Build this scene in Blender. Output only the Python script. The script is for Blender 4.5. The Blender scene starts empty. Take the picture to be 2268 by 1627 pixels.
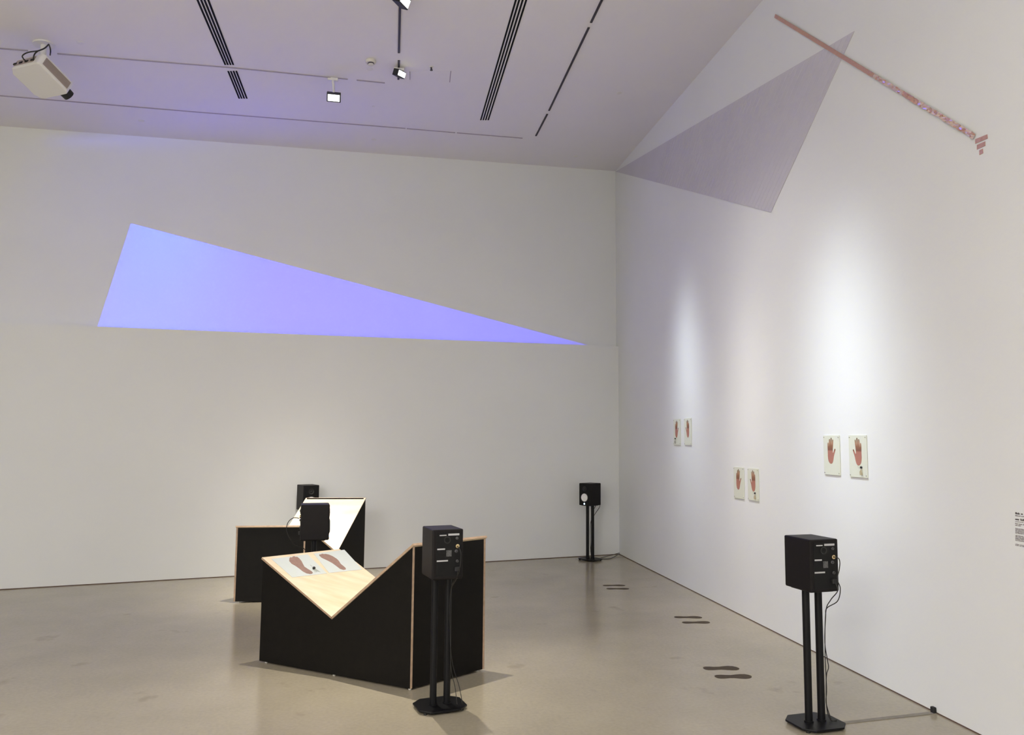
import bpy, bmesh, math, random
from mathutils import Vector as V, Matrix
from mathutils.geometry import tessellate_polygon
random.seed(4)
S = bpy.context.scene
COL = S.collection
S.view_settings.view_transform = 'Standard'
S.view_settings.look = 'None'
S.view_settings.gamma = 1.0
S.view_settings.use_curve_mapping = False
S.view_settings.exposure = -0.07
S.cycles.diffuse_bounces = 6
S.cycles.max_bounces = 10
S.cycles.sample_clamp_indirect = 6.0
S.cycles.caustics_reflective = False
S.cycles.caustics_refractive = False

# ------------------------------------------------------------------ camera
F, CX, CY, EYE = 1710.0, 1134.0, 813.5, 1.58
ROLL = 0.008
yax = V((855 - CX, -(968 - CY), -F)).normalized()
uax = V((ROLL, 1, -(154.5 + 279 * ROLL) / F)).normalized()
uax = (uax - yax * uax.dot(yax)).normalized()
xax = yax.cross(uax)
RM = Matrix((xax, yax, uax))                 # camera space -> room space
cam_d = bpy.data.cameras.new('camera'); cam = bpy.data.objects.new('camera', cam_d); COL.objects.link(cam)
cam_d.sensor_width = 36.0; cam_d.lens = F * 36.0 / 2268.0; cam_d.clip_end = 100
EYEP = V((0, 0, EYE))
cam.matrix_world = Matrix.Translation(EYEP) @ RM.to_4x4()
S.camera = cam

def ray(px, py): return RM @ V(((px - CX) / F, -(py - CY) / F, -1.0))
def on_plane(px, py, p, n):
    d = ray(px, py); return EYEP + d * ((V(p) - EYEP).dot(n) / d.dot(n))
def on_floor(px, py, z=0.0): return on_plane(px, py, (0, 0, z), V((0, 0, 1)))

# ------------------------------------------------------------------ room dimensions
XR = 3.209                                   # right wall
RN = V((1, 0, 0))
WA = V((-3.851, 8.780, 0)); WB = V((XR, 10.451, 0))
WD = (WB - WA).normalized(); WN = V((-WD.y, WD.x, 0))      # along the back wall / away from the room
UP0 = WA + WN * 0.10                         # plane of the set-back upper wall
c1 = V((-4.169, 8.808, 4.876)); c2 = V((3.209, 10.56, 5.463)); c3 = V((3.209, 6.078, 5.463))
CN = (c2 - c1).cross(c3 - c1).normalized()
if CN.z > 0: CN = -CN                        # ceiling normal, pointing down
def on_ceil(px, py, off=0.0): return on_plane(px, py, c1 + CN * off, CN)
def on_right(px, py, off=0.0): return on_plane(px, py, V((XR - off, 0, 0)), RN)
def on_upper(px, py, off=0.0): return on_plane(px, py, UP0 - WN * off, WN)
def ceil_z(x, y): return c1.z - (CN.x * (x - c1.x) + CN.y * (y - c1.y)) / CN.z

# ------------------------------------------------------------------ light
w = bpy.data.worlds.new('world'); S.world = w; w.use_nodes = True
w.node_tree.nodes['Background'].inputs[0].default_value = (0.5, 0.5, 0.5, 1)
w.node_tree.nodes['Background'].inputs[1].default_value = 0.0

def look_quat(frm, to): return (V(to) - V(frm)).to_track_quat('-Z', 'Y')
def area(name, loc, to, power, size, col, spread=180):
    l = bpy.data.lights.new(name, 'AREA'); l.energy = power; l.size = size; l.color = col; l.spread = math.radians(spread)
    l.shape = 'SQUARE'
    o = bpy.data.objects.new(name, l); COL.objects.link(o); o.location = loc; o.rotation_euler = look_quat(loc, to).to_euler(); return o
def spot(name, loc, to, power, ang, blend, col, r=0.03):
    l = bpy.data.lights.new(name, 'SPOT'); l.energy = power; l.spot_size = math.radians(ang); l.spot_blend = blend; l.color = col
    l.shadow_soft_size = r
    o = bpy.data.objects.new(name, l); COL.objects.link(o); o.location = loc; o.rotation_euler = look_quat(loc, to).to_euler(); return o
def soft_spot(name, loc, to, power, sigma, col, r=0.03):
    # a reflector lamp whose beam fades smoothly (bell shaped) away from its axis
    o = spot(name, loc, to, power, min(150, sigma * 9), 0.3, (1, 1, 1), r); l = o.data; l.use_nodes = True; nt = l.node_tree
    em = nt.nodes.get('Emission') or nt.nodes.new('ShaderNodeEmission'); L = nt.links.new
    tc = nt.nodes.new('ShaderNodeTexCoord'); sx = nt.nodes.new('ShaderNodeSeparateXYZ'); L(tc.outputs['Normal'], sx.inputs[0])
    def m(op, a, b=None):
        n = nt.nodes.new('ShaderNodeMath'); n.operation = op
        for i, v in enumerate((a, b)):
            if v is None: continue
            if isinstance(v, (int, float)): n.inputs[i].default_value = v
            else: L(v, n.inputs[i])
        return n.outputs[0]
    c2 = m('MULTIPLY', sx.outputs['Z'], sx.outputs['Z']); t2 = m('SUBTRACT', m('DIVIDE', 1.0, m('MAXIMUM', c2, .01)), 1.0)
    k = 0.5 / math.tan(math.radians(sigma)) ** 2
    L(m('POWER', 2.718282, m('MULTIPLY', t2, -k)), em.inputs['Strength']); em.inputs['Color'].default_value = (*col, 1)
    return o
WARM = (1.0, 0.93, 0.86); NEUT = (1.0, 0.958, 0.895); COOL = (0.84, 0.92, 1.0)
area('room_fill', (-3.8, -2.5, 4.0), (-3.8, -2.4, 0), 600, 2.2, NEUT)  # unseen soft panel added behind the camera for the general room brightness
area('room_fill', (-1.0, -0.5, 4.2), (-1.0, -0.4, 0), 110, 0.8, NEUT)  # smaller unseen panel, likewise added as fill
area('ceiling_fill', (-1.0, -2.0, 3.0), (-1.0, -1.99, 5), 250, 1.2, (0.98, 0.97, 0.96))  # added upward panel, stands in for bounced light on the ceiling
# wall washers that draw the scallops on the right wall, plus a wide added fill
soft_spot('wall_spot', (1.45, 5.0, 5.2), (XR, 5.02, 1.6), 860, 7.0, COOL, 0.05)
soft_spot('wall_spot', (1.2, 5.4, 5.0), (XR, 6.6, 1.2), 210, 17, NEUT, 0.05)  # added wide lamp that fills the wall between the scallops
soft_spot('wall_spot', (1.6, 6.45, 5.25), (XR, 6.5, 1.2), 520, 6.0, NEUT, 0.05)
soft_spot('wall_spot', (1.8, 8.1, 5.3), (XR, 7.9, 1.95), 640, 5.5, COOL, 0.05)
# spots over the two plywood plinths
soft_spot('plinth_spot', (-0.1, 5.95, 5.1), (0.05, 5.35, 0.3), 1080, 10, (1.0, 0.93, 0.80), 0.02)
soft_spot('plinth_spot', (-0.55, 7.2, 5.0), (-0.70, 8.40, 0.4), 2200, 8.5, (1.0, 0.94, 0.82), 0.02)

# ------------------------------------------------------------------ materials
def mat(name, col, rough=0.6, metal=0.0, noise=0.0, scale=8.0, bump=0.0, emit=None, spec=0.5, bscale=None, coat=0.0, detail=4):
    m = bpy.data.materials.new(name); m.use_nodes = True; nt = m.node_tree; b = nt.nodes['Principled BSDF']
    b.inputs['Base Color'].default_value = (*col, 1); b.inputs['Roughness'].default_value = rough
    b.inputs['Metallic'].default_value = metal; b.inputs['Specular IOR Level'].default_value = spec
    b.inputs['Coat Weight'].default_value = coat
    tc = nt.nodes.new('ShaderNodeTexCoord')
    if noise:
        n = nt.nodes.new('ShaderNodeTexNoise'); n.inputs['Scale'].default_value = scale; n.inputs['Detail'].default_value = detail
        nt.links.new(tc.outputs['Object'], n.inputs['Vector'])
        r = nt.nodes.new('ShaderNodeValToRGB')
        r.color_ramp.elements[0].position = 0.3; r.color_ramp.elements[1].position = 0.7
        r.color_ramp.elements[0].color = (*[c * (1 - noise) for c in col], 1)
        r.color_ramp.elements[1].color = (*[min(1, c * (1 + noise)) for c in col], 1)
        nt.links.new(n.outputs['Fac'], r.inputs['Fac']); nt.links.new(r.outputs['Color'], b.inputs['Base Color'])
    if bump:
        n2 = nt.nodes.new('ShaderNodeTexNoise'); n2.inputs['Scale'].default_value = bscale or scale * 8
        nt.links.new(tc.outputs['Object'], n2.inputs['Vector'])
        bp = nt.nodes.new('ShaderNodeBump'); bp.inputs['Strength'].default_value = bump; bp.inputs['Distance'].default_value = 0.002
        nt.links.new(n2.outputs['Fac'], bp.inputs['Height']); nt.links.new(bp.outputs['Normal'], b.inputs['Normal'])
    if emit:
        b.inputs['Emission Color'].default_value = (*emit[0], 1); b.inputs['Emission Strength'].default_value = emit[1]
    return m
M = {}
M['wall'] = mat('white_wall_paint', (0.715, 0.728, 0.722), 0.75, noise=0.012, scale=1.5, bump=0.15, bscale=60, spec=0.2)
M['ceil'] = mat('white_ceiling_paint', (0.75, 0.735, 0.75), 0.85, noise=0.01, scale=1.2, spec=0.1)
M['dark_gap'] = mat('shadow_gap_brown', (0.10, 0.06, 0.045), 0.8)  # dark brown carries the shade of the gap under the walls
M['black'] = mat('black_vinyl', (0.007, 0.0055, 0.006), 0.5, noise=0.15, scale=40, bump=0.2, bscale=300, spec=0.2)
M['blacklam'] = mat('black_laminate', (0.0050, 0.0042, 0.0034), 0.55, noise=0.2, scale=25, bump=0.15, bscale=250, spec=0.16)
M['blackmetal'] = mat('black_powder_coated_steel', (0.005, 0.005, 0.006), 0.45, spec=0.2)
M['panel'] = mat('dark_rear_panel', (0.006, 0.006, 0.0065), 0.5, spec=0.2)
M['cone'] = mat('white_speaker_cone', (0.80, 0.80, 0.80), 0.5)
M['rubber'] = mat('black_rubber', (0.01, 0.01, 0.01), 0.6)
M['labelgrey'] = mat('silver_label_print', (0.42, 0.42, 0.43), 0.5)
M['plateg'] = mat('grey_label_plate', (0.07, 0.07, 0.072), 0.45, noise=0.5, scale=90)
M['gold'] = mat('brass_connector', (0.75, 0.6, 0.35), 0.25, 1.0)
M['led'] = mat('power_light', (0.6, 0.8, 1), 0.4, emit=((0.45, 0.7, 1.0), 5.0))
M['cable'] = mat('black_cable', (0.01, 0.009, 0.008), 0.5)
M['tape'] = mat('grey_cable_tape', (0.20, 0.18, 0.15), 0.6, noise=0.1, scale=20)
M['edge'] = mat('plywood_edge', (0.38, 0.265, 0.18), 0.55, noise=0.15, scale=30)
M['white'] = mat('white_plastic', (0.70, 0.69, 0.66), 0.45)
M['offwhite'] = mat('cream_plastic', (0.62, 0.60, 0.53), 0.5)
M['slot'] = mat('dark_slot', (0.01, 0.01, 0.012), 0.8, spec=0.1)
M['track'] = mat('grey_track_channel', (0.34, 0.31, 0.36), 0.6)
M['trackd'] = mat('dark_track_channel', (0.035, 0.03, 0.045), 0.6)
M['lamp'] = mat('lit_lamp_face', (1, 1, 1), 0.4, emit=((0.93, 0.97, 1.0), 3.5))
M['grille'] = mat('taupe_vent_grille', (0.36, 0.30, 0.27), 0.6)
M['sheet'] = mat('cream_acrylic_sheet', (0.65, 0.67, 0.57), 0.35, noise=0.02, scale=8)
M['paper'] = mat('white_printed_paper', (0.50, 0.54, 0.53), 0.6)
M['foot'] = mat('footprint_print', (0.25, 0.15, 0.12), 0.65, noise=0.12, scale=30)
M['sole'] = mat('brown_sole_sticker', (0.085, 0.068, 0.052), 0.85, noise=0.08, scale=40, spec=0.1)
M['tassel'] = mat('tan_tassel', (0.42, 0.36, 0.24), 0.7)
M['wire'] = mat('grey_wire', (0.30, 0.30, 0.26), 0.5)
M['text'] = mat('grey_vinyl_lettering', (0.26, 0.23, 0.235), 0.7)
M['textd'] = mat('dark_vinyl_lettering', (0.09, 0.075, 0.075), 0.7)
M['thread'] = mat('pale_thread', (0.60, 0.585, 0.62), 0.6)
M['facet'] = mat('grey_triangle_paint', (0.53, 0.515, 0.56), 0.6, noise=0.02, scale=3)
M['floorhole'] = mat('ceiling_hatch_gap', (0.30, 0.28, 0.32), 0.8)

def wood(name, col, rough):
    m = bpy.data.materials.new(name); m.use_nodes = True; nt = m.node_tree; b = nt.nodes['Principled BSDF']; b.inputs['Roughness'].default_value = rough
    tc = nt.nodes.new('ShaderNodeTexCoord'); mp = nt.nodes.new('ShaderNodeMapping'); mp.inputs['Scale'].default_value = (1.5, 9, 3)
    n = nt.nodes.new('ShaderNodeTexNoise'); n.inputs['Scale'].default_value = 2.2; n.inputs['Detail'].default_value = 6
    r = nt.nodes.new('ShaderNodeValToRGB'); e = r.color_ramp.elements
    e[0].position = .3; e[1].position = .72
    e[0].color = (col[0] * .86, col[1] * .78, col[2] * .68, 1); e[1].color = (*col, 1)
    L = nt.links.new
    L(tc.outputs['Object'], mp.inputs['Vector']); L(mp.outputs['Vector'], n.inputs['Vector']); L(n.outputs['Fac'], r.inputs['Fac']); L(r.outputs['Color'], b.inputs['Base Color'])
    return m
M['ply'] = wood('birch_plywood', (0.74, 0.625, 0.465), 0.42)

def floor_mat():
    m = bpy.data.materials.new('polished_concrete'); m.use_nodes = True; nt = m.node_tree; b = nt.nodes['Principled BSDF']; L = nt.links.new
    tc = nt.nodes.new('ShaderNodeTexCoord')
    n1 = nt.nodes.new('ShaderNodeTexNoise'); n1.inputs['Scale'].default_value = 0.75; n1.inputs['Detail'].default_value = 7; n1.inputs['Roughness'].default_value = .6
    n2 = nt.nodes.new('ShaderNodeTexNoise'); n2.inputs['Scale'].default_value = 45; n2.inputs['Detail'].default_value = 3
    L(tc.outputs['Object'], n1.inputs['Vector']); L(tc.outputs['Object'], n2.inputs['Vector'])
    r = nt.nodes.new('ShaderNodeValToRGB'); e = r.color_ramp.elements
    e[0].position = .32; e[0].color = (.335, .295, .22, 1); e[1].position = .72; e[1].color = (.43, .38, .285, 1)
    L(n1.outputs['Fac'], r.inputs['Fac'])
    mx = nt.nodes.new('ShaderNodeMixRGB'); mx.blend_type = 'MULTIPLY'; mx.inputs[0].default_value = .22
    L(r.outputs['Color'], mx.inputs[1]); L(n2.outputs['Fac'], mx.inputs[2])
    # sparse rusty stains
    n3 = nt.nodes.new('ShaderNodeTexNoise'); n3.inputs['Scale'].default_value = 2.6; n3.inputs['Detail'].default_value = 5
    L(tc.outputs['Object'], n3.inputs['Vector'])
    r3 = nt.nodes.new('ShaderNodeValToRGB'); r3.color_ramp.elements[0].position = .655; r3.color_ramp.elements[0].color = (0, 0, 0, 1)
    r3.color_ramp.elements[1].position = .76; r3.color_ramp.elements[1].color = (.55, .55, .55, 1)
    L(n3.outputs['Fac'], r3.inputs['Fac'])
    m2 = nt.nodes.new('ShaderNodeMixRGB'); m2.inputs[2].default_value = (.17, .115, .075, 1)
    L(r3.outputs['Color'], m2.inputs[0]); L(mx.outputs['Color'], m2.inputs[1]); L(m2.outputs['Color'], b.inputs['Base Color'])
    rr = nt.nodes.new('ShaderNodeMapRange'); rr.inputs['To Min'].default_value = .10; rr.inputs['To Max'].default_value = .24
    L(n1.outputs['Fac'], rr.inputs['Value']); L(rr.outputs['Result'], b.inputs['Roughness'])
    bp = nt.nodes.new('ShaderNodeBump'); bp.inputs['Strength'].default_value = .06; bp.inputs['Distance'].default_value = .002
    L(n2.outputs['Fac'], bp.inputs['Height']); L(bp.outputs['Normal'], b.inputs['Normal'])
    b.inputs['Specular IOR Level'].default_value = .5
    return m
M['floor'] = floor_mat()

def hand_mat():
    m = bpy.data.materials.new('hand_print_ink'); m.use_nodes = True; nt = m.node_tree; b = nt.nodes['Principled BSDF']; L = nt.links.new
    uv = nt.nodes.new('ShaderNodeUVMap'); sx = nt.nodes.new('ShaderNodeSeparateXYZ'); L(uv.outputs['UV'], sx.inputs[0])
    r = nt.nodes.new('ShaderNodeValToRGB'); cr = r.color_ramp
    cr.elements[0].position = 0; cr.elements[0].color = (.40, .175, .13, 1)
    cr.elements[1].position = 1; cr.elements[1].color = (.14, .095, .04, 1)
    for p, c in ((.48, (.38, .165, .12, 1)), (.54, (.20, .085, .05, 1)), (.66, (.25, .115, .065, 1)), (.80, (.36, .18, .10, 1)), (.93, (.20, .12, .06, 1))):
        e = cr.elements.new(p); e.color = c
    L(sx.outputs['Y'], r.inputs['Fac']); L(r.outputs['Color'], b.inputs['Base Color']); b.inputs['Roughness'].default_value = .6
    return m
M['hand'] = hand_mat()

def copper_mat():
    m = mat('copper_foil_tape', (0.66, 0.40, 0.33), 0.3, 0.6)
    nt = m.node_tree; b = nt.nodes['Principled BSDF']; L = nt.links.new
    tc = nt.nodes.new('ShaderNodeTexCoord'); n = nt.nodes.new('ShaderNodeTexNoise'); n.inputs['Scale'].default_value = 28; n.inputs['Detail'].default_value = 3
    bp = nt.nodes.new('ShaderNodeBump'); bp.inputs['Strength'].default_value = .9; bp.inputs['Distance'].default_value = .012
    L(tc.outputs['Object'], n.inputs['Vector']); L(n.outputs['Fac'], bp.inputs['Height']); L(bp.outputs['Normal'], b.inputs['Normal'])
    return m
M['copper'] = copper_mat()

# ------------------------------------------------------------------ mesh helpers
def link(name, me, m=None, parent=None, loc=None):
    o = bpy.data.objects.new(name, me); COL.objects.link(o)
    for x in (m if isinstance(m, (list, tuple)) else [m]):
        if x is not None: me.materials.append(x)
    if parent is not None: o.parent = parent
    if loc is not None: o.location = loc
    return o
def thing(name, label, cat, loc=(0, 0, 0), rotz=0.0, group=None):
    o = bpy.data.objects.new(name, None); COL.objects.link(o); o.empty_display_size = .1
    o.location = loc; o.rotation_euler = (0, 0, rotz); return tag(o, label, cat, group)
def tag(o, label, cat, group=None):
    o['label'] = label; o['category'] = cat
    if group: o['group'] = group
    return o
def finish(bm, name, smooth=False):
    bmesh.ops.recalc_face_normals(bm, faces=bm.faces)
    me = bpy.data.meshes.new(name); bm.to_mesh(me); bm.free()
    if smooth:
        for p in me.polygons: p.use_smooth = True
        try: me.set_sharp_from_angle(angle=math.radians(35))
        except Exception: pass
    return me
def prism_into(bm, pts, off, side_mat=0, top_mat=0):
    pts = [V(p) for p in pts]; off = V(off)
    a = [bm.verts.new(p) for p in pts]; b = [bm.verts.new(p + off) for p in pts]
    tris = tessellate_polygon([pts])
    for t in tris:
        for q in (a, b):
            try: f = bm.faces.new([q[i] for i in t]); f.material_index = top_mat
            except ValueError: pass
    n = len(pts)
    for i in range(n):
        f = bm.faces.new((a[i], a[(i + 1) % n], b[(i + 1) % n], b[i])); f.material_index = side_mat
def prism(name, pts, off, m, parent=None, side_mat=0, top_mat=0, bevel=0):
    bm = bmesh.new(); prism_into(bm, pts, off, side_mat, top_mat)
    o = link(name, finish(bm, name), m, parent)
    if bevel: add_bevel(o, bevel)
    return o
def add_bevel(o, wdt, seg=2):
    b = o.modifiers.new('bevel', 'BEVEL'); b.width = wdt; b.segments = seg; b.limit_method = 'ANGLE'; b.angle_limit = math.radians(40)
def box_into(bm, c, s, rot=None):
    r = rot or Matrix.Identity(3)
    mt = Matrix.Translation(V(c)) @ r.to_4x4() @ Matrix.Diagonal((s[0], s[1], s[2], 1))
    bmesh.ops.create_cube(bm, size=1.0, matrix=mt)
def box(name, c, s, m, parent=None, rot=None, bevel=0):
    bm = bmesh.new(); box_into(bm, c, s, rot); o = link(name, finish(bm, name), m, parent)
    if bevel: add_bevel(o, bevel)
    return o
def cyl_into(bm, p0, p1, r0, r1=None, seg=20, cap=True):
    p0, p1 = V(p0), V(p1); r1 = r0 if r1 is None else r1
    d = p1 - p0; q = d.to_track_quat('Z', 'Y').to_matrix().to_4x4()
    bmesh.ops.create_cone(bm, cap_ends=cap, segments=seg, radius1=r0, radius2=r1, depth=d.length, matrix=Matrix.Translation((p0 + p1) / 2) @ q)
def cyl(name, p0, p1, r0, m, parent=None, r1=None, seg=20):
    bm = bmesh.new(); cyl_into(bm, p0, p1, r0, r1, seg); return link(name, finish(bm, name, True), m, parent)
def lathe(name, prof, m, parent=None, mtx=None, seg=28):
    bm = bmesh.new(); rings = []
    for r, z in prof:
        rings.append([bm.verts.new((r * math.cos(2 * math.pi * i / seg), r * math.sin(2 * math.pi * i / seg), z)) for i in range(seg)] if r > 1e-6 else [bm.verts.new((0, 0, z))])
    for a, b in zip(rings, rings[1:]):
        for i in range(seg):
            j = (i + 1) % seg
            if len(a) == 1: bm.faces.new((a[0], b[i], b[j]))
            elif len(b) == 1: bm.faces.new((a[i], a[j], b[0]))
            else: bm.faces.new((a[i], a[j], b[j], b[i]))
    if mtx is not None: bm.transform(mtx)
    return link(name, finish(bm, name, True), m, parent)
def smooth_path(pts, sub=6):
    pts = [V(p) for p in pts]; out = []
    P = [pts[0]] + pts + [pts[-1]]
    for i in range(1, len(P) - 2):
        for k in range(sub):
            t = k / sub; a, b, c, d = P[i - 1], P[i], P[i + 1], P[i + 2]
            out.append(0.5 * ((2 * b) + (c - a) * t + (2 * a - 5 * b + 4 * c - d) * t * t + (3 * b - a - 3 * c + d) * t ** 3))
    out.append(pts[-1]); return out
def tube_into(bm, pts, r, seg=8, smooth=True):
    pts = smooth_path(pts) if smooth else [V(p) for p in pts]
    prev = None; n = len(pts); up = V((.31, .17, .93)).normalized()
    for i, p in enumerate(pts):
        t = (pts[min(i + 1, n - 1)] - pts[max(i - 1, 0)]).normalized()
        a = t.cross(up)
        if a.length < 1e-3: a = t.cross(V((1, 0, 0)))
        a.normalize(); b = t.cross(a)
        ring = [bm.verts.new(p + (a * math.cos(2 * math.pi * k / seg) + b * math.sin(2 * math.pi * k / seg)) * r) for k in range(seg)]
        if prev:
            for k in range(seg): bm.faces.new((prev[k], prev[(k + 1) % seg], ring[(k + 1) % seg], ring[k]))
        else: bm.faces.new(ring[::-1])
        prev = ring
    bm.faces.new(prev)
def tube(name, paths, r, m, parent=None, seg=8):
    bm = bmesh.new()
    for p in paths: tube_into(bm, p, r, seg)
    return link(name, finish(bm, name, True), m, parent)
def struct(o): o['kind'] = 'structure'; return o

# ------------------------------------------------------------------ the room
YB = -4.5; XL = -6.2
def back_at_x(x, base): return base + WD * ((x - base.x) / WD.x)
fl = struct(prism('floor', [(XL - .2, YB - .2, 0), (XR + .2, YB - .2, 0), (XR + .2, 10.9, 0), (XL - .2, 10.9, 0)], (0, 0, -.2), M['floor']))
lwL = back_at_x(XL, WA); lwR = back_at_x(XR, WA)
# lower back wall: a lining 10 cm proud of the upper wall, its top edge nearly level
zl, zr = 2.695, 2.885
bw = struct(prism('wall_back', [(lwL.x, lwL.y, .008), (lwR.x, lwR.y, .008), (lwR.x, lwR.y, zr), (lwL.x, lwL.y, zl)], WN * .10, M['wall']))
uL = back_at_x(XL, UP0); uR = back_at_x(XR, UP0)
up = struct(prism('wall_back_upper', [(uL.x, uL.y, 0), (uR.x, uR.y, 0), (uR.x, uR.y, 5.9), (uL.x, uL.y, 5.9)], WN * .2, M['wall']))
rw = struct(prism('wall_right', [(XR, YB, .008), (XR, 10.9, .008), (XR, 10.9, 5.9), (XR, YB, 5.9)], (.2, 0, 0), M['wall']))
lw = struct(prism('wall_left', [(XL, YB, 0), (XL, 10, 0), (XL, 10, 5.9), (XL, YB, 5.9)], (-.2, 0, 0), M['wall']))
rr = struct(prism('wall_rear', [(XL, YB, 0), (XR, YB, 0), (XR, YB, 5.9), (XL, YB, 5.9)], (0, -.2, 0), M['wall']))
ce = struct(prism('ceiling', [(x, y, ceil_z(x, y)) for x, y in ((XL - .2, YB - .2), (XR + .2, YB - .2), (XR + .2, 10.9), (XL - .2, 10.9))], (0, 0, .2), M['ceil']))
struct(prism('shadow_gap_back', [(lwL.x, lwL.y, 0), (lwR.x, lwR.y, 0), (lwR.x, lwR.y, .008), (lwL.x, lwL.y, .008)], WN * .02 , M['dark_gap']))  # dark strip standing in for the shaded gap under the back wall
struct(prism('shadow_gap_right', [(XR, YB, 0), (XR, lwR.y, 0), (XR, lwR.y, .008), (XR, YB, .008)], (.02, 0, 0), M['dark_gap']))  # same painted shade along the foot of the right wall

# ------------------------------------------------------------------ grey ribbed triangle and copper tape on the right wall
def rpoly(pts, off=0.0): return [on_right(x, y, off) for x, y in pts]
TV = [(1364, 380), (1893, 69), (1708, 470)]
tri = thing('triangle_relief', 'large grey triangle on the right wall, its corner touching the ceiling line', 'wall relief', on_right(1708, 470))
def to_local(o, pts): return [V(p) - V(o.location) for p in pts]
prism('panel', to_local(tri, rpoly(TV, .001)), (-.006, 0, 0), M['facet'], tri)
bm = bmesh.new(); T0, T1, T2 = [on_right(*p, .007) for p in TV]
t = .0
while t < .62:
    t += .0125 + .004 * random.random()
    a = T1.lerp(T0, t); b = T2.lerp(T0, t); wd = .0020 * (1 - t / .75)
    a = a.lerp(b, .004); s = V((0, wd, 0))
    prism_into(bm, [a - s - tri.location, a + s - tri.location, b + s - tri.location, b - s - tri.location], (-.002, 0, 0))
th = link('thread', finish(bm, 'thread'), M['thread'], tri); th['kind'] = 'stuff'; th['label'] = 'fine pale lines running parallel to the near edge'

P0, P1 = on_right(1716, 35, .010), on_right(2158, 302, .010)
dirv = (P1 - P0).normalized(); nv = dirv.cross(V((1, 0, 0))).normalized()
bm = bmesh.new(); N = 150; prev = None
hw = .0145
for i in range(N + 1):
    t = i / N; c = P0.lerp(P1, t); wr = (t > .45) * min(1, (t - .45) * 3)
    row = []
    for k in range(4):
        s = (k / 3 - .5) * 2 * hw
        d = random.uniform(-1, 1) * .006 * wr
        row.append(bm.verts.new(c + nv * (s + (random.uniform(-.0016, .0016) * wr if k in (0, 3) else 0)) + V((-d - .002 * wr, 0, 0)) - P0))
    if prev:
        for k in range(3):
            f = bm.faces.new((prev[k], prev[k + 1], row[k + 1], row[k])); f.material_index = 1 if (t > .80 or .60 < t < .74) and random.random() < .75 else 0
    prev = row
M['glint'] = mat('crumpled_copper_glint', (0.96, 0.76, 0.68), 0.22, 0.9)  # paler copper on random faces paints in the sparkle of the crumpled tape
ct = link('copper_strip', finish(bm, 'copper_strip'), [M['copper'], M['glint']], None, P0)
so = ct.modifiers.new('solid', 'SOLIDIFY'); so.thickness = .003; so.offset = 0
tag(ct, 'long thin copper tape strip crossing the right wall over the grey triangle', 'copper tape')
for pts, lab in (([(2161, 308), (2187.3, 297.5), (2188, 306.5), (2160.6, 318.3)], 'longest and topmost copper piece below the end of the long copper strip'),
                 ([(2164.8, 320.8), (2182.3, 313), (2182.8, 322.5), (2164.3, 331.2)], 'middle copper piece of the three at the copper strip end'),
                 ([(2169.8, 332.8), (2177.3, 329.3), (2178, 339), (2170, 343.3)], 'smallest and lowest copper piece near the copper strip end')):
    q = rpoly(pts, .0005); o = prism('copper_piece', [p - q[0] for p in q], (-.003, 0, 0), M['copper']); o.location = q[0]
    tag(o, lab, 'copper tape', 'copper pieces at the end of the strip')

# ------------------------------------------------------------------ hand prints
HAND = [(1110, 640), (1117, 615), (1127, 608), (1140, 620), (1152, 650), (1170, 700), (1190, 748), (1203, 735), (1200, 640), (1188, 500), (1180, 400), (1178, 335), (1184, 320), (1192, 315), (1203, 325), (1210, 360), (1218, 440), (1224, 500), (1229, 500), (1227, 400), (1226, 300), (1233, 268), (1245, 256), (1257, 270), (1264, 310), (1270, 400), (1276, 500), (1281, 500), (1280, 400), (1282, 325), (1289, 305), (1300, 300), (1310, 312), (1316, 340), (1322, 440), (1329, 540), (1335, 540), (1335, 460), (1340, 425), (1350, 414), (1361, 430), (1367, 470), (1370, 560), (1367, 700), (1369, 850), (1362, 940), (1345, 1020), (1310, 1075), (1268, 1096), (1230, 1075), (1205, 1030), (1185, 950), (1168, 850), (1150, 780), (1130, 715)]
def hand_mesh(w, h, flip):
    pts = []
    for x, y in HAND:
        u = (x - 985) / 530.; v = 1 - (y - 185) / 1265.
        if flip: u = 1 - u
        pts.append((u, v))
    bm = bmesh.new(); uvl = bm.loops.layers.uv.new('uv')
    P = [V((0, (1 - u) * w - w, v * h)) for u, v in pts]      # local: -y runs to the viewer's right
    P = [V((0, -u * w, v * h)) for u, v in pts]
    a = [bm.verts.new(p) for p in P]; b = [bm.verts.new(p + V((-.0008, 0, 0))) for p in P]
    for tq in tessellate_polygon([P]):
        for q in (a, b): bm.faces.new([q[i] for i in tq])
    for i in range(len(P)): bm.faces.new((a[i], a[(i + 1) % len(P)], b[(i + 1) % len(P)], b[i]))
    zmin = min(p.z for p in P); zmax = max(p.z for p in P)
    for f in bm.faces:
        for lp in f.loops: lp[uvl].uv = ((-lp.vert.co.y) / w, (lp.vert.co.z - zmin) / (zmax - zmin))
    return finish(bm, 'hand_print')
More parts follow.
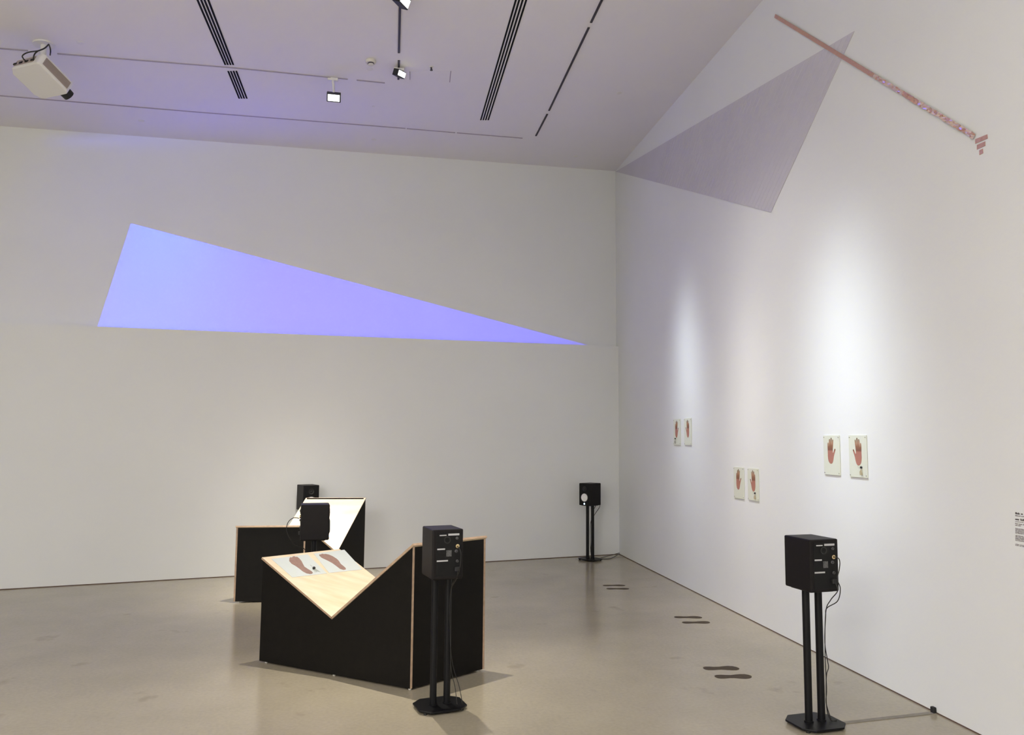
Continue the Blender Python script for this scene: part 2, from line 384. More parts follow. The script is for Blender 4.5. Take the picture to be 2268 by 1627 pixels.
def print_sheet(tl, tr, br, bl, label, thumb_left, tassel):
    A, B, Cc, D = (on_right(*p, 0) for p in (tl, tr, br, bl))
    top = (A.z + B.z) / 2; bot = (Cc.z + D.z) / 2; y0 = (A.y + D.y) / 2; y1 = (B.y + Cc.y) / 2
    w = y0 - y1; h = top - bot
    o = thing('hand_print_sheet', label, 'print', (XR - .001, y0, bot), 0, 'hand prints on the right wall')
    tilt = math.atan2(B.z - A.z, A.y - B.y)
    box('sheet', (-.004, -w / 2, h / 2), (.006, w, h), M['sheet'], o, bevel=.001)
    hm = link('hand_print', hand_mesh(w, h, not thumb_left), M['hand'], o, (-.0073, 0, 0))
    for (yy, zz) in ((.05, .05), (.95, .05), (.05, .95), (.95, .95)):
        cyl('pin', (-.007, -w * yy, h * zz), (-.010, -w * yy, h * zz), .0035, M['wire'], o, seg=10)
    if tassel:
        u = .70 if thumb_left else .30
        if tassel == 'tan': mm = M['tassel']
        else: mm = M['wire']
        bmx = bmesh.new()
        for k in range(7):
            s = (k - 3) * .0022; a = V((-.013, -w * u, h * .205)); e = V((-.012 - .001 * k % 3, -w * (u + .03) + s * 1.6, h * .06))
            tube_into(bmx, [a, a.lerp(e, .5) + V((-.002, s * .7, 0)), e], .0012, 5)
        ts = link('tassel', finish(bmx, 'tassel', True), mm, o)
        lathe('knob', [(0, 0), (.007, .001), (.009, .006), (.009, .011), (.006, .015), (0, .016)], M['rubber'], ts,
              Matrix.Translation((-.010, -w * u, h * .215)), 14)
        tube('loop_wire', [[(-.009, -w * .50, h * .275), (-.009, -w * (.5 + (u - .5) * .25), h * .235), (-.009, -w * (.5 + (u - .5) * .6), h * .215), (-.010, -w * u, h * .24)]], .0007, M['wire'], ts, 5)
    return o
print_sheet((1826, 963.6), (1861.6, 963.7), (1861.8, 1052), (1827, 1050.7), 'left hand print of the nearest pair, thumb pointing right, without a tassel', False, None)
print_sheet((1882.3, 963.5), (1921.6, 963.5), (1922.2, 1058), (1883.5, 1055.5), 'rightmost hand print of all, with a black knob and tan tassel below', True, 'tan')
print_sheet((1627, 1033.2), (1649, 1035.3), (1649, 1105), (1627, 1102), 'left hand print of the lowest pair, thumb pointing right, no tassel', False, None)
print_sheet((1658, 1035.8), (1681.8, 1037.8), (1681.5, 1110), (1658, 1106.5), 'right hand print of the lowest pair, with black knob and tassel', True, 'tan')
print_sheet((1493.2, 928.3), (1508, 927), (1508, 985), (1493, 985), 'left hand print of the farthest highest pair, tassel at its lower left', False, 'grey')
print_sheet((1517, 926.2), (1532.5, 925), (1532, 985.3), (1516.8, 985.3), 'right hand print of the farthest highest pair, without a tassel', True, None)

# wall text at the right edge of the picture: rows of vinyl lettering too small to read
wt = thing('wall_text', 'block of small grey vinyl wall text at the right edge of the wall', 'wall text', on_right(2249, 1210))
def text_line(y, x0, x1, hgt, m, nm='text_line'):
    bm = bmesh.new(); a = on_right(x0, y); b = on_right(x0 + 20, y + 20 * .155 + 0)
    b = V((XR, a.y - (a.y - b.y), a.z)); d = V((0, -1, 0)); yy = 0.0; L = x1
    while yy < L:
        wl = random.uniform(.010, .034); wl = min(wl, L - yy)
        # each word is a run of letter strokes of uneven height
        z = 0
        while z < wl:
            lw_ = random.uniform(.0025, .0045) * hgt / .006; hh = hgt * random.choice((.65, .7, .7, 1.0))
            c = a + d * (yy + z + lw_ / 2) + V((-.0012, 0, hh / 2)) - wt.location
            box_into(bm, c, (.0012, lw_ * .75, hh)); z += lw_ * 1.1
        yy += wl + hgt
    link(nm, finish(bm, nm), m, wt)
for y, L, hg, mm in ((1138, .045, .010, 'textd'), (1142.2, .16, .005, 'text'), (1151, .17, .010, 'textd'), (1155, .05, .004, 'text'), (1160, .2, .006, 'text'), (1163.5, .035, .005, 'text')):
    text_line(y, 2249, L, hg, M[mm])
for y0 in [1170.5, 1173, 1175.5, 1178, 1180.5, 1186, 1188.5, 1191, 1193.5, 1196.5, 1205, 1207.7]:
    text_line(y0, 2249.3, .3, .0045, M['text'])

# ------------------------------------------------------------------ plywood plinths
def plinth(name, label, A, L, W, hl, ht, vt, vz, papers=False):
    """A: floor corner at the low end of the front profile, L: floor vector along the profile, W: floor vector front to back"""
    o = thing(name, label, 'plinth', A, 0, 'black plywood plinths')
    T = .015; Ln = L.normalized(); Wn = W.normalized(); Z = V((0, 0, 1)); z0 = .014
    P = lambda l, wv, z: Ln * l + Wn * wv + Z * z
    LL, WW = L.length, W.length; lv = vt * LL
    def profile(wv): return [P(0, wv, z0), P(LL, wv, z0), P(LL, wv, ht - T), P(lv, wv, vz - T * 1.25), P(0, wv, hl - T)]
    MM = [M['blacklam'], M['edge']]
    fp = prism('front_panel', profile(T * .0), Wn * T, MM, o, side_mat=1, top_mat=0)
    bp = prism('back_panel', profile(WW - T), Wn * T, MM, o, side_mat=1, top_mat=0)
    prism('end_panel', [P(LL - T, T, z0), P(LL - T, WW - T, z0), P(LL - T, WW - T, ht - .002), P(LL - T, T, ht - .002)], Ln * (T), MM, o, side_mat=1, top_mat=0)
    prism('end_panel', [P(0, T, z0), P(0, WW - T, z0), P(0, WW - T, hl - T), P(0, T, hl - T)], Ln * T, MM, o, side_mat=1, top_mat=0)
    e = .004
    # sloped tops: ply faces, darker ply edges
    a0, a1 = P(-.006, -e, hl), P(lv, -e, vz); dn = (a1 - a0).normalized(); nn = Wn.cross(dn).normalized()
    if nn.z > 0: nn = -nn
    span = Wn * (WW + 2 * e)
    def slab(nm, q0, q1):
        bm = bmesh.new(); dq = (q1 - q0).normalized(); n2 = Wn.cross(dq).normalized()
        if n2.z > 0: n2 = -n2
        v = [q0, q1, q1 + n2 * T, q0 + n2 * T]
        va = [bm.verts.new(x) for x in v]; vb = [bm.verts.new(x + span) for x in v]
        for i in range(4):
            f = bm.faces.new((va[i], va[(i + 1) % 4], vb[(i + 1) % 4], vb[i])); f.material_index = 0 if i in (0, 2) else 1
        for q in (va, vb): f = bm.faces.new(q); f.material_index = 1
        return link(nm, finish(bm, nm), [M['ply'], M['edge']], o)
    low = slab('sloped_top', a0, a1); low['label'] = 'birch plywood slope on the low side'
    hi = slab('sloped_top', P(lv, -e, vz), P(LL + .004, -e, ht)); hi['label'] = 'birch plywood slope on the tall side'
    # vertical ply edge strip on the tall front corner and the rear corners
    for l, wv in ((LL, 0), (LL, WW), (0, WW)):
        zt = (ht - T) if l else (hl - T)
        c = P(l, wv, 0); cz = (z0 + zt) / 2
        sgn = 1 if wv == 0 else -1; sl = -1 if l else 1
        q = P(l + .0015 * (1 if l else -1), wv, z0)
        prism('edge_strip', [q, q + Wn * T * sgn, q + Wn * T * sgn + Z * (zt - z0 + (T if l else 0)), q + Z * (zt - z0 + (T if l else 0))], Ln * (.002 * sl), M['edge'], o)
    for l, wv in ((.03, .03), (lv, .03), (LL - .03, .03), (.03, WW - .03), (LL - .03, WW - .03), (lv, WW - .03)):
        q = P(l, wv, 0); cyl('foot', q, q + Z * (z0 + .001), .010, M['white'], o, seg=14)
    return o, (lambda px, py, off=0.0: on_plane(px, py, V(A) + a0 - nn * off, nn)), nn

A1, B1, C1_ = on_floor(574, 1467), on_floor(908, 1530), on_floor(1072, 1485)
p1, slope1, sn1 = plinth('plywood_plinth', 'nearer black plinth with V-shaped birch top carrying two foot prints', A1, B1 - A1, C1_ - B1, .725, .908, .50, .385)
A2, B2, C2_ = on_floor(672, 1332), on_floor(805, 1284), on_floor(517, 1335)
p2, slope2, sn2 = plinth('plywood_plinth', 'farther black plinth behind the nearer one, its tall birch slope brightly lit', A2, B2 - A2, C2_ - A2, .725, .905, .50, .385)

def crop(x, y): return (500 + x / 3.19, 1050 + y / 3.19)
def slope_poly(pts, off): return [slope1(*crop(x, y), off) for x, y in pts]
def flat_piece(name, pts, th, m, parent=None):
    q = pts[0].copy(); o = prism(name, [p - q for p in pts], -sn1 * th, m); o.location = q
    if parent is not None:
        o.parent = parent; o.location = q - parent.location
    return o
lp = flat_piece('foot_print_paper', slope_poly([(322, 598), (578, 565), (716, 700), (470, 728)], .0004), .0012, M['paper'])
tag(lp, 'left white sheet on the near plinth slope, brown foot print and tassel', 'print', 'foot prints on the plinth')
rp = flat_piece('foot_print_paper', slope_poly([(620, 560), (838, 533), (966, 672), (730, 697)], .0004), .0012, M['paper'])
tag(rp, 'right white sheet on the near plinth slope with a brown foot print only', 'print', 'foot prints on the plinth')
FL = [(448, 612), (450, 592), (458, 584), (466, 588), (474, 580), (484, 578), (494, 583), (504, 582), (520, 594), (535, 612), (545, 632), (556, 652), (580, 668), (604, 682), (616, 694), (610, 702), (594, 704), (570, 699), (545, 686), (518, 664), (490, 645), (466, 632)]
FR = [(660, 573), (662, 565), (672, 566), (680, 560), (694, 563), (706, 562), (730, 567), (755, 578), (785, 597), (800, 612), (812, 632), (832, 648), (848, 662), (848, 672), (832, 675), (808, 668), (782, 648), (752, 626), (722, 610), (696, 598), (676, 588)]
for par, pts in ((lp, FL), (rp, FR)):
    flat_piece('foot_print', slope_poly(pts, .0018), .0006, M['foot'], par)
k0 = slope1(*crop(622, 666), .003)
ts = thing('tassel', 'small dark knob with thin wires beside the left foot print', 'tassel', k0)
bm = bmesh.new()
bmesh.ops.create_icosphere(bm, subdivisions=2, radius=.011); link('knob', finish(bm, 'knob', True), M['rubber'], ts, -sn1 * .006)
bm = bmesh.new()
for x, y in ((632, 692), (644, 690), (656, 686), (668, 690), (640, 676)):
    e = slope1(*crop(x, y), .0035) - k0; tube_into(bm, [V((0, 0, 0)), e * .5 - sn1 * .004, e], .0010, 5)
e = slope1(*crop(596, 640), .0035) - k0; tube_into(bm, [V((0, 0, 0)), e * .5 - sn1 * .004, e], .0008, 5)
link('wire', finish(bm, 'wire', True), M['wire'], ts)['kind'] = 'stuff'

# ------------------------------------------------------------------ monitor speakers on twin-pole stands
SW, SD, SH = .188, .224, .287
def speaker(label, loc, rot):
    o = thing('speaker', label, 'speaker', loc, rot, 'black monitor speakers')
    box('cabinet', (0, 0, SH / 2), (SW, SD, SH), M['black'], o, bevel=.007)
    yb = -SD / 2; yf = SD / 2
    rear = box('rear_panel', (0.004, yb - .0005, SH * .5), (SW * .80, .003, SH * .88), M['panel'], o, bevel=.001)
    U = lambda u: -SW / 2 + u * SW
    def lb(u0, u1, v, h=.007): box('label_strip', ((U(u0) + U(u1)) / 2, yb - .0028, v * SH), (U(u1) - U(u0), .0016, h), M['labelgrey'], rear)
    lb(.22, .44, .885, .006); lb(.50, .86, .895, .011); lb(.15, .40, .61, .008); lb(.14, .50, .375, .008)
    box('label_plate', (U(.53), yb - .0028, .52 * SH), (.032, .0016, .036), M['plateg'], rear)
    lathe('bass_port', [(.021, 0), (.021, .004), (.016, .004), (.013, -.004), (0, -.004)], M['rubber'], o,
          Matrix.Translation((U(.47), yb - .0015, .79 * SH)) @ Matrix.Rotation(math.radians(90), 4, 'X'), 24)
    for u, v, r, mm in ((.78, .82, .008, 'plateg'), (.80, .66, .0115, 'gold'), (.76, .56, .009, 'plateg'), (.80, .36, .008, 'plateg')):
        lathe('jack', [(r, 0), (r, .008), (r * .55, .009), (r * .5, .002), (0, .002)], M[mm], rear,
              Matrix.Translation((U(u), yb - .001, v * SH)) @ Matrix.Rotation(math.radians(90), 4, 'X'), 16)
    box('power_inlet', (U(.80), yb - .008, .20 * SH), (.030, .016, .026), M['rubber'], o, bevel=.003)
    fr = box('front_baffle', (0, yf + .001, SH * .5), (SW * .95, .004, SH * .96), M['panel'], o, bevel=.0015)
    fm = Matrix.Rotation(math.radians(-90), 4, 'X')
    lathe('woofer_cone', [(.052, 0.0), (.050, .006), (.024, .001), (.020, .004), (.010, .007), (0, .008)], M['cone'], o, Matrix.Translation((0, yf + .006, .103)) @ fm, 32)
    lathe('woofer_surround', [(.062, 0), (.060, .004), (.055, .006), (.050, .003), (.049, 0)], M['rubber'], o, Matrix.Translation((0, yf + .003, .103)) @ fm, 32)
    lathe('tweeter', [(.034, 0), (.033, .004), (.024, .003), (.015, -.002), (.012, .003), (0, .007)], M['rubber'], o, Matrix.Translation((0, yf + .003, .215)) @ fm, 28)
    lathe('power_light', [(.011, 0), (.010, .003), (0, .005)], M['led'], o, Matrix.Translation((0.004, yf + .003, .022)) @ fm, 12)  # disc made wider so its size stands for the LED's glow
    return o
def stand(label, loc, rot, H):
    o = thing('speaker_stand', label, 'speaker stand', loc, rot, 'twin-pole speaker stands')
    hx, hy, ch = .145, .125, .055
    pts = [(-hx, -hy + ch), (-hx + ch, -hy), (hx - ch, -hy), (hx, -hy + ch), (hx, hy - ch), (hx - ch, hy), (-hx + ch, hy), (-hx, hy - ch)]
    prism('base_plate', [(x, y, .014) for x, y in pts], (0, 0, .010), M['blackmetal'], o, bevel=.002)
    for sx in (-1, 1):
        for sy in (-1, 1): cyl('foot', (sx * .11, sy * .08, 0), (sx * .11, sy * .08, .0145), .011, M['rubber'], o, seg=12)
    for s in (-1, 1):
        cyl('pole', (s * .042, 0, .024), (s * .042, 0, H - .006), .0205, M['blackmetal'], o, seg=22)
        cyl('pole_collar', (s * .042, 0, .024), (s * .042, 0, .032), .025, M['blackmetal'], o, seg=22)
    box('top_plate', (0, 0, H - .003), (.15, .17, .006), M['blackmetal'], o, bevel=.002)
    return o
def at_depth(px, py, dep):
    return EYEP + ray(px, py) * dep
def ground(p): return V((p.x, p.y, 0))
spots = [
    ('A', on_floor(974, 1567), 13, 1.045, 'standing in front of the nearer plinth, rear panel showing'),
    ('B', on_floor(1806, 1606), 8, 1.035, 'at the right by the wall, nearest to the right wall, rear showing'),
    ('C', on_floor(1307, 1240), 127, 1.000, 'in the back right room corner, white cone facing out'),
    ('D', ground(at_depth(680, 1155, 8.93)), 205, 1.024, 'behind the farther plinth, only its upper part visible'),
    ('E', ground(at_depth(697, 1155, 6.36)), -84, 1.03, 'between the two plinths, seen from its plain side'),
]
spk = {}
for k, p, r, TH, d in spots:
    H = TH - SH
    st = stand('black twin-pole stand ' + d.replace(', rear panel showing', '').replace(', rear showing', '').replace(', white cone facing out', '').replace(', only its upper part visible', ', mostly hidden').replace(', seen from its plain side', '') , p, math.radians(r), H)
    s_ = speaker('black speaker ' + d, V((p.x, p.y, H)), math.radians(r))
    spk[k] = (V((p.x, p.y, 0)), math.radians(r), H)
def sl(k, x, y, z):
    p, r, H = spk[k]; return p + V((x * math.cos(r) - y * math.sin(r), x * math.sin(r) + y * math.cos(r), z))
def cord(name, label, paths, r=.0032, cat='cable'):
    q = V(paths[0][0]); o = tube(name, [[V(p) - q for p in pp] for pp in paths], r, M['cable']); o.location = q
    return tag(o, label, cat, 'speaker cables')
H = spk['B'][2]; yb = -SD / 2
cord('speaker_cable', 'black cord looping down the right-hand speaker stand near the wall', [
    [sl('B', .056, yb - .008, H + .19), sl('B', .070, yb - .030, H + .185), sl('B', .078, yb - .03, H + .16), sl('B', .076, yb - .025, H + .12), sl('B', .064, yb - .022, H + .07), sl('B', .080, yb - .025, H + .02), sl('B', .072, yb - .01, H - .05), sl('B', .050, -.06, H - .10), sl('B', .072, -.02, H - .16), sl('B', .070, -.01, H - .30), sl('B', .085, -.01, H - .40), sl('B', .090, -.01, H - .44), sl('B', .074, -.01, H - .49), sl('B', .070, -.01, .10), sl('B', .085, -.02, .03), sl('B', .12, -.03, .028)],
    [sl('B', .056, yb - .012, H + .055), sl('B', .058, yb - .03, H + .01), sl('B', .050, yb + .02, H - .05), sl('B', .066, -.03, H - .13), sl('B', .068, -.012, H - .35), sl('B', .072, -.012, H - .55), sl('B', .066, -.012, .12), sl('B', .090, -.02, .028)]], .0026)
H = spk['A'][2]
cord('speaker_cable', 'pair of thin black cords hanging at the base of the centre speaker stand', [
    [sl('A', .056, yb - .012, H + .055), sl('A', .055, yb, H + .0), sl('A', .045, -.03, H - .1), sl('A', .050, -.026, .40), sl('A', .060, -.022, .22), sl('A', .082, -.03, .12), sl('A', .090, -.05, .026)],
    [sl('A', .056, yb - .008, H + .19), sl('A', .070, yb - .03, H + .15), sl('A', .062, yb - .02, H + .04), sl('A', .048, -.03, H - .08), sl('A', .050, -.024, .40), sl('A', .070, -.022, .24), sl('A', .108, -.03, .12), sl('A', .122, -.05, .026)]], .0022)
H = spk['C'][2]
cc = on_right(1372, 1226, .02); cc.z = .02; cc.y = min(cc.y, lwR.y - .03)
cord('speaker_cable', 'black cords from the corner speaker stand along the floor to the room corner', [
    [sl('C', .02, yb - .004, H + .06), sl('C', .0, yb - .02, H + .0), sl('C', -.010, -.05, H - .08), sl('C', .0, -.03, H - .2), sl('C', .0, -.028, .25), sl('C', .01, -.03, .1), sl('C', .02, -.07, .026), sl('C', .03, -.14, .008), V((2.95, 10.05, .006)), cc],
    [sl('C', -.05, yb - .004, H + .06), sl('C', -.06, yb - .02, H - .02), sl('C', -.04, -.05, H - .12), sl('C', .01, -.03, H - .22), sl('C', .02, -.028, .3), sl('C', .02, -.06, .026), sl('C', -.02, -.15, .008), V((2.9, 10.18, .006)), cc + V((0, 0, .01))]], .004)
H = spk['E'][2]
cord('speaker_cable', 'thin cord bowing out behind the side-on speaker between the plinths', [
    [sl('E', .05, yb - .01, H + .175), sl('E', .05, yb - .06, H + .178), sl('E', .05, yb - .10, H + .14), sl('E', .05, yb - .105, H + .07), sl('E', .04, yb - .05, H - .03), sl('E', .01, -.05, H - .12), sl('E', .0, -.03, .25), sl('E', .0, -.05, .026)]], .0030)
# flat taped cable run from the right-hand stand to the wall
q0, q1 = on_floor(1858, 1602), on_floor(2076, 1578); q1.x = min(q1.x, XR - .004)
dd = (q1 - q0).normalized(); sv = V((-dd.y, dd.x, 0)) * .016
o = prism('cable_tape', [q0 + sv - q0, q1 + sv - q0, q1 - sv - q0, q0 - sv - q0], (0, 0, .004), M['tape'], bevel=.001); o.location = q0
tag(o, 'flat grey tape strip on the floor from the right speaker stand to wall', 'cable tape')
o = box('cable_plug', (0, 0, 0), (.022, .03, .035), M['rubber'], bevel=.005); o.location = (XR - .012, q1.y, .0185)
tag(o, 'tiny black plug at the foot of the right wall where the tape ends', 'plug')

# ------------------------------------------------------------------ shoe soles on the floor
def sole(heel, toe, wid, label, flip=1):
    a, b = on_floor(*heel), on_floor(*toe); L = (b - a).length; d = (b - a).normalized(); s = V((-d.y, d.x, 0)) * flip
    prof = [(0, 0, 0), (.03, .30, -.26), (.10, .42, -.36), (.22, .42, -.38), (.36, .34, -.30), (.48, .36, -.26), (.62, .50, -.38), (.76, .58, -.44), (.88, .50, -.42), (.96, .30, -.26), (1, .06, -.06)]
    pts = [d * (t * L) + s * (p * wid) for t, p, _ in prof] + [d * (t * L) + s * (q * wid) for t, _, q in prof[::-1][:-1]]
    o = prism('sole_sticker', [p + V((0, 0, .0006)) for p in pts], (0, 0, .0008), M['sole']); o.location = a
    return tag(o, label, 'floor sticker', 'shoe sole stickers on the floor')
for (h, t, wd, l, fz) in (((1335, 1296.2), (1385, 1296), .085, 'far shoe sole sticker of the farthest pair, beside the corner speaker', 1),
                      ((1343, 1303.2), (1393.5, 1303.2), .085, 'near shoe sole sticker of the farthest pair, beside the corner speaker', -1),
                      ((1493, 1366.3), (1555, 1367), .09, 'far shoe sole sticker of the middle pair by the right wall', 1),
                      ((1510.5, 1378.3), (1572, 1377.2), .09, 'near shoe sole sticker of the middle pair by the right wall', -1),
                      ((1557.5, 1480), (1637, 1479.5), .10, 'far shoe sole sticker of the nearest and largest pair', 1),
                      ((1583, 1498.2), (1664, 1496.5), .10, 'near shoe sole sticker of the nearest and largest pair', -1)):
    sole(h, t, wd, l, fz)

# ------------------------------------------------------------------ ceiling fittings
def cbox(bm, p, q, wid, depth=.006, org=V((0, 0, 0)), off=.0005):
    """bar on the ceiling from p to q (points on the ceiling), wid across, depth down"""
    d = (q - p).normalized(); s = d.cross(CN).normalized() * wid / 2; o_ = CN * off
    prism_into(bm, [p - s + o_ - org, p + s + o_ - org, q + s + o_ - org, q - s + o_ - org], CN * depth)
def ceil_bar(name, p, q, wid, m, parent=None, depth=.006, off=.0005):
    org = parent.location if parent else p
    bm = bmesh.new(); cbox(bm, p, q, wid, depth, org, off)
    o = link(name, finish(bm, name), m, parent)
    if not parent: o.location = p
    return o
def extend(p0, p1, y): t = (y - p0[1]) / (p1[1] - p0[1]); return (p0[0] + (p1[0] - p0[0]) * t, y)
def diffuser(label, segs, group):
    a = on_ceil(*segs[0][1]); b = on_ceil(*segs[-1][1])
    t = thing('slot_diffuser', label, 'air vent', on_ceil(*segs[0][1]), 0, group)
    P = [(on_ceil(*s[0]), on_ceil(*s[1])) for s in segs]
    mp = (P[0][0] + P[-1][0]) / 2; mq = (P[0][1] + P[-1][1]) / 2
    ceil_bar('frame', mp, mq, (P[0][0] - P[-1][0]).length + .03, M['ceil'], t, .002)
    for p, q in P: ceil_bar('slot', p, q, .0165, M['slot'], t, .004)
    return t
def seg4(top4, bot4, y0, y1, yext=None):
    out = []
    for a, b in zip(top4, bot4):
        p, q = (a, y0), (b, y1)
        if yext is not None: p = extend(p, q, yext)
        out.append((q, p))
    return out
diffuser('long four-slot ceiling air vent on the left, running out of the picture', seg4((437.8, 445.8, 453.3, 461.5), (499.2, 504.8, 510.8, 516.6), 0, 142.9, -160), 'ceiling slot vents')
diffuser('short four-slot ceiling air vent below the thin track line on the left', seg4((505.3, 511.1, 517.2, 523.3), (530, 535.4, 541, 546.8), 156.6, 217.5), 'ceiling slot vents')
diffuser('four-slot ceiling air vent right of the picture middle', seg4((1142.3, 1149.7, 1157.4, 1165.3), (1064.8, 1070.2, 1075.6, 1081.2), 0, 265.3, -160), 'ceiling slot vents')
def track(label, segs, wid, m):
    t = thing('lighting_track', label, 'lighting track', on_ceil(*segs[0][0]), 0, 'recessed ceiling tracks')
    for a, b in segs: ceil_bar('track_section', on_ceil(*a), on_ceil(*b), wid, m, t, .008)
    return t
track('upper of the two thin grey tracks running across the ceiling behind the projector', [((-60, 102), (62, 111)), ((127, 118), (520, 149.5)), ((520, 149.5), (770, 174.5)), ((790, 176.5), (852, 182.8))], .010, M['track'])
track('lower thin grey track running across the ceiling close to the back wall', [((-60, 206), (445, 248)), ((445, 248), (898, 283.5)), ((901, 284), (1008, 293)), ((1012, 293.4), (1157, 305.2))], .009, M['track'])
track('dark ceiling track running toward the camera beside the middle spotlight', [((883.5, 116), (888.5, -120)), ((882.3, 175), (883.5, 133))], .020, M['trackd'])
track('dark slanted ceiling track right of the right-hand slot vent', [((1309, 49), (1395, -130)), ((1216, 244), (1304, 60)), ((1187, 300), (1212, 252))], .020, M['trackd'])

def track_head(label, base, dirc, size=.13, arm=.10, drop=None, group='ceiling spotlights'):
    t = thing('track_spotlight', label, 'spotlight', base, 0, group)
    dn = CN
    box('adapter', dn * .018, (.10, .035, .03), M['white'], t, bevel=.004)
    hp = dn * (.03 + arm)
    cyl('arm', dn * .02, hp, .013, M['white'], t, seg=12)
    q = V(dirc).normalized().to_track_quat('Z', 'Y').to_matrix()
    body = box('lamp_body', hp + V(dirc).normalized() * .0, (size, size * .62, .075), M['rubber'], t, q, bevel=.004)
    face = box('lamp_face', hp + V(dirc).normalized() * .039, (size * .84, size * .46, .006), M['lamp'], t, q)
    return t
b0 = on_ceil(737, 172)
track_head('lit square spotlight on the upper grey track left of the smoke detector', b0, V((.05, -1, -.75)), .135, .17)
b1 = on_ceil(883.5, 150)
h = track_head('small lit spotlight on the dark track near the ceiling middle', b1, V((.75, -.8, -.45)), .105, .03)
b2 = on_ceil(888.5, -15)
track_head('spotlight cut off by the top edge of the picture', b2, V((.9, -.55, -.45)), .14, .03)

def ceil_disc(name, label, px, py, r, h, m, cat, group=None, knob=False):
    p = on_ceil(px, py); q = (-CN).to_track_quat('Z', 'Y').to_matrix().to_4x4()
    t = thing(name, label, cat, p, 0, group)
    mt = q @ Matrix.Rotation(math.pi, 4, 'X')
    lathe('cover_plate', [(r, .0005), (r, h * .5), (r * .86, h), (0, h)], m, t, mt, 28)
    if knob:
        lathe('sensor_dome', [(r * .55, h), (r * .5, h * 1.6), (r * .3, h * 1.8), (0, h * 1.85)], m, t, mt, 20)
        lathe('dark_slit', [(r * .58, h * 1.0), (r * .6, h * 1.25), (r * .52, h * 1.3)], M['trackd'], t, mt, 20)
    return t
ceil_disc('smoke_detector', 'round cream smoke detector on the ceiling by the middle spotlight', 821, 134, .052, .028, M['offwhite'], 'smoke detector', knob=True)
G = 'flat sprinkler covers in the ceiling'
for px, py, l in ((313, 267.5, 'flat round sprinkler cover near the back wall, left end'), (828, 309, 'flat round sprinkler cover near the back wall, middle'),
                  (1275, 346, 'flat round sprinkler cover near the back right ceiling corner'), (1371, 206, 'flat round sprinkler cover above the grey triangle, by the slanted track'),
                  (828, 235.5, 'tiny flat ceiling cover between the two thin grey tracks'), (819, 153, 'flat round cover just below the smoke detector'),
                  (178, 94, 'flat round sprinkler cover to the right of the projector mount')):
    ceil_disc('sprinkler_cover', l, px, py, .032 if (px, py) != (828, 235.5) else .018, .004, M['white'], 'sprinkler cover', G)
ts_ = ceil_disc('ceiling_sprinkler', 'small dark sprinkler head right of the middle spotlight', 955, 148, .022, .006, M['white'], 'sprinkler head')
lathe('nozzle', [(.008, .004), (.008, .03), (.014, .032), (.014, .036), (0, .037)], M['trackd'], ts_, (-CN).to_track_quat('Z', 'Y').to_matrix().to_4x4() @ Matrix.Rotation(math.pi, 4, 'X'), 14)
hp = [on_ceil(908, 158), on_ceil(998.5, 157), on_ceil(996, 181.5), on_ceil(908, 176)]
ht_ = thing('ceiling_hatch', 'flush square hatch in the ceiling beside the middle spotlight', 'hatch', hp[0])
prism('hatch_panel', [p + CN * .0003 - hp[0] for p in hp], CN * .0012, M['ceil'], ht_)
for i, wv in ((1, .009), (3, .005)):
    ceil_bar('gap_line', hp[i], hp[(i + 1) % 4], wv, M['track'] if i == 1 else M['floorhole'], ht_, .003)

# ------------------------------------------------------------------ projector, throwing the blue shape on the upper wall
mnt = on_ceil(97, 97)
POLY = [(290, 494.5), (216, 722.5), (1305, 764.5)]
tgt = on_upper(560, 640)
PC = mnt + V((0, 0, -.30))                       # centre of the projector body
fwd = (tgt - PC).normalized()
PX = V((0, 0, 1)).cross(fwd).normalized(); PZ = fwd.cross(PX).normalized()   # left / up of the body
PR = Matrix((-PX, fwd, PZ)).transposed()          # local x right, y lens direction, z up
pj = thing('projector', 'white ceiling projector with black cables, at the left', 'projector', PC)
bx, by, bz = .37, .33, .12
def pv(x, y, z): return PR @ V((x, y, z))
bm = bmesh.new()
prof = [(-bx / 2, -by / 2 + .05), (-bx / 2 + .05, -by / 2), (bx / 2 - .02, -by / 2), (bx / 2, -by / 2 + .02), (bx / 2, by / 2 - .02), (bx / 2 - .02, by / 2), (-bx / 2 + .05, by / 2), (-bx / 2, by / 2 - .05)]
prism_into(bm, [pv(x, y, -bz / 2) for x, y in prof], PR @ V((0, 0, bz)))
bo = link('body', finish(bm, 'body'), M['white'], pj); add_bevel(bo, .012, 3)
box('vent_grille', pv(bx / 2 + .001, 0.0, 0), (.004, by * .80, bz * .62), M['grille'], pj, PR)
for i in range(7):
    box('grille_slat', pv(bx / 2 + .004, 0, -bz * .26 + i * bz * .087), (.004, by * .78, .004), M['grille'], pj, PR)
rp_ = box('connector_panel', pv(-.01, -by / 2 - .001, 0), (bx * .62, .004, bz * .55), M['grille'], pj, PR)
for i in range(4): box('socket', pv(-.12 + i * .07, -by / 2 - .005, -.01), (.035, .008, .018), M['rubber'], rp_, PR)
bm = bmesh.new(); cyl_into(bm, pv(.10, by / 2 - .01, -.01), pv(.10, by / 2 + .055, -.01), .050, .047, 28)
ln = link('lens', finish(bm, 'lens', True), M['rubber'], pj)
box('mount_bracket', pv(0, 0, bz / 2 + .012), (.20, .20, .02), M['white'], pj, PR, bevel=.003)
cyl('mount_pole', (0, 0, .06), (0, 0, .325), .024, M['white'], pj, seg=18)
bm = bmesh.new(); cyl_into(bm, mnt - PC + CN * .001, mnt - PC + CN * .014, .085, .085, 28); link('ceiling_plate', finish(bm, 'ceiling_plate', True), M['white'], pj)
dpc = (PC - EYEP).dot(-(RM @ V((0, 0, 1))))
def cp(x, y, dz=0.0): return EYEP + ray(x, y) * (dpc + dz) - PC
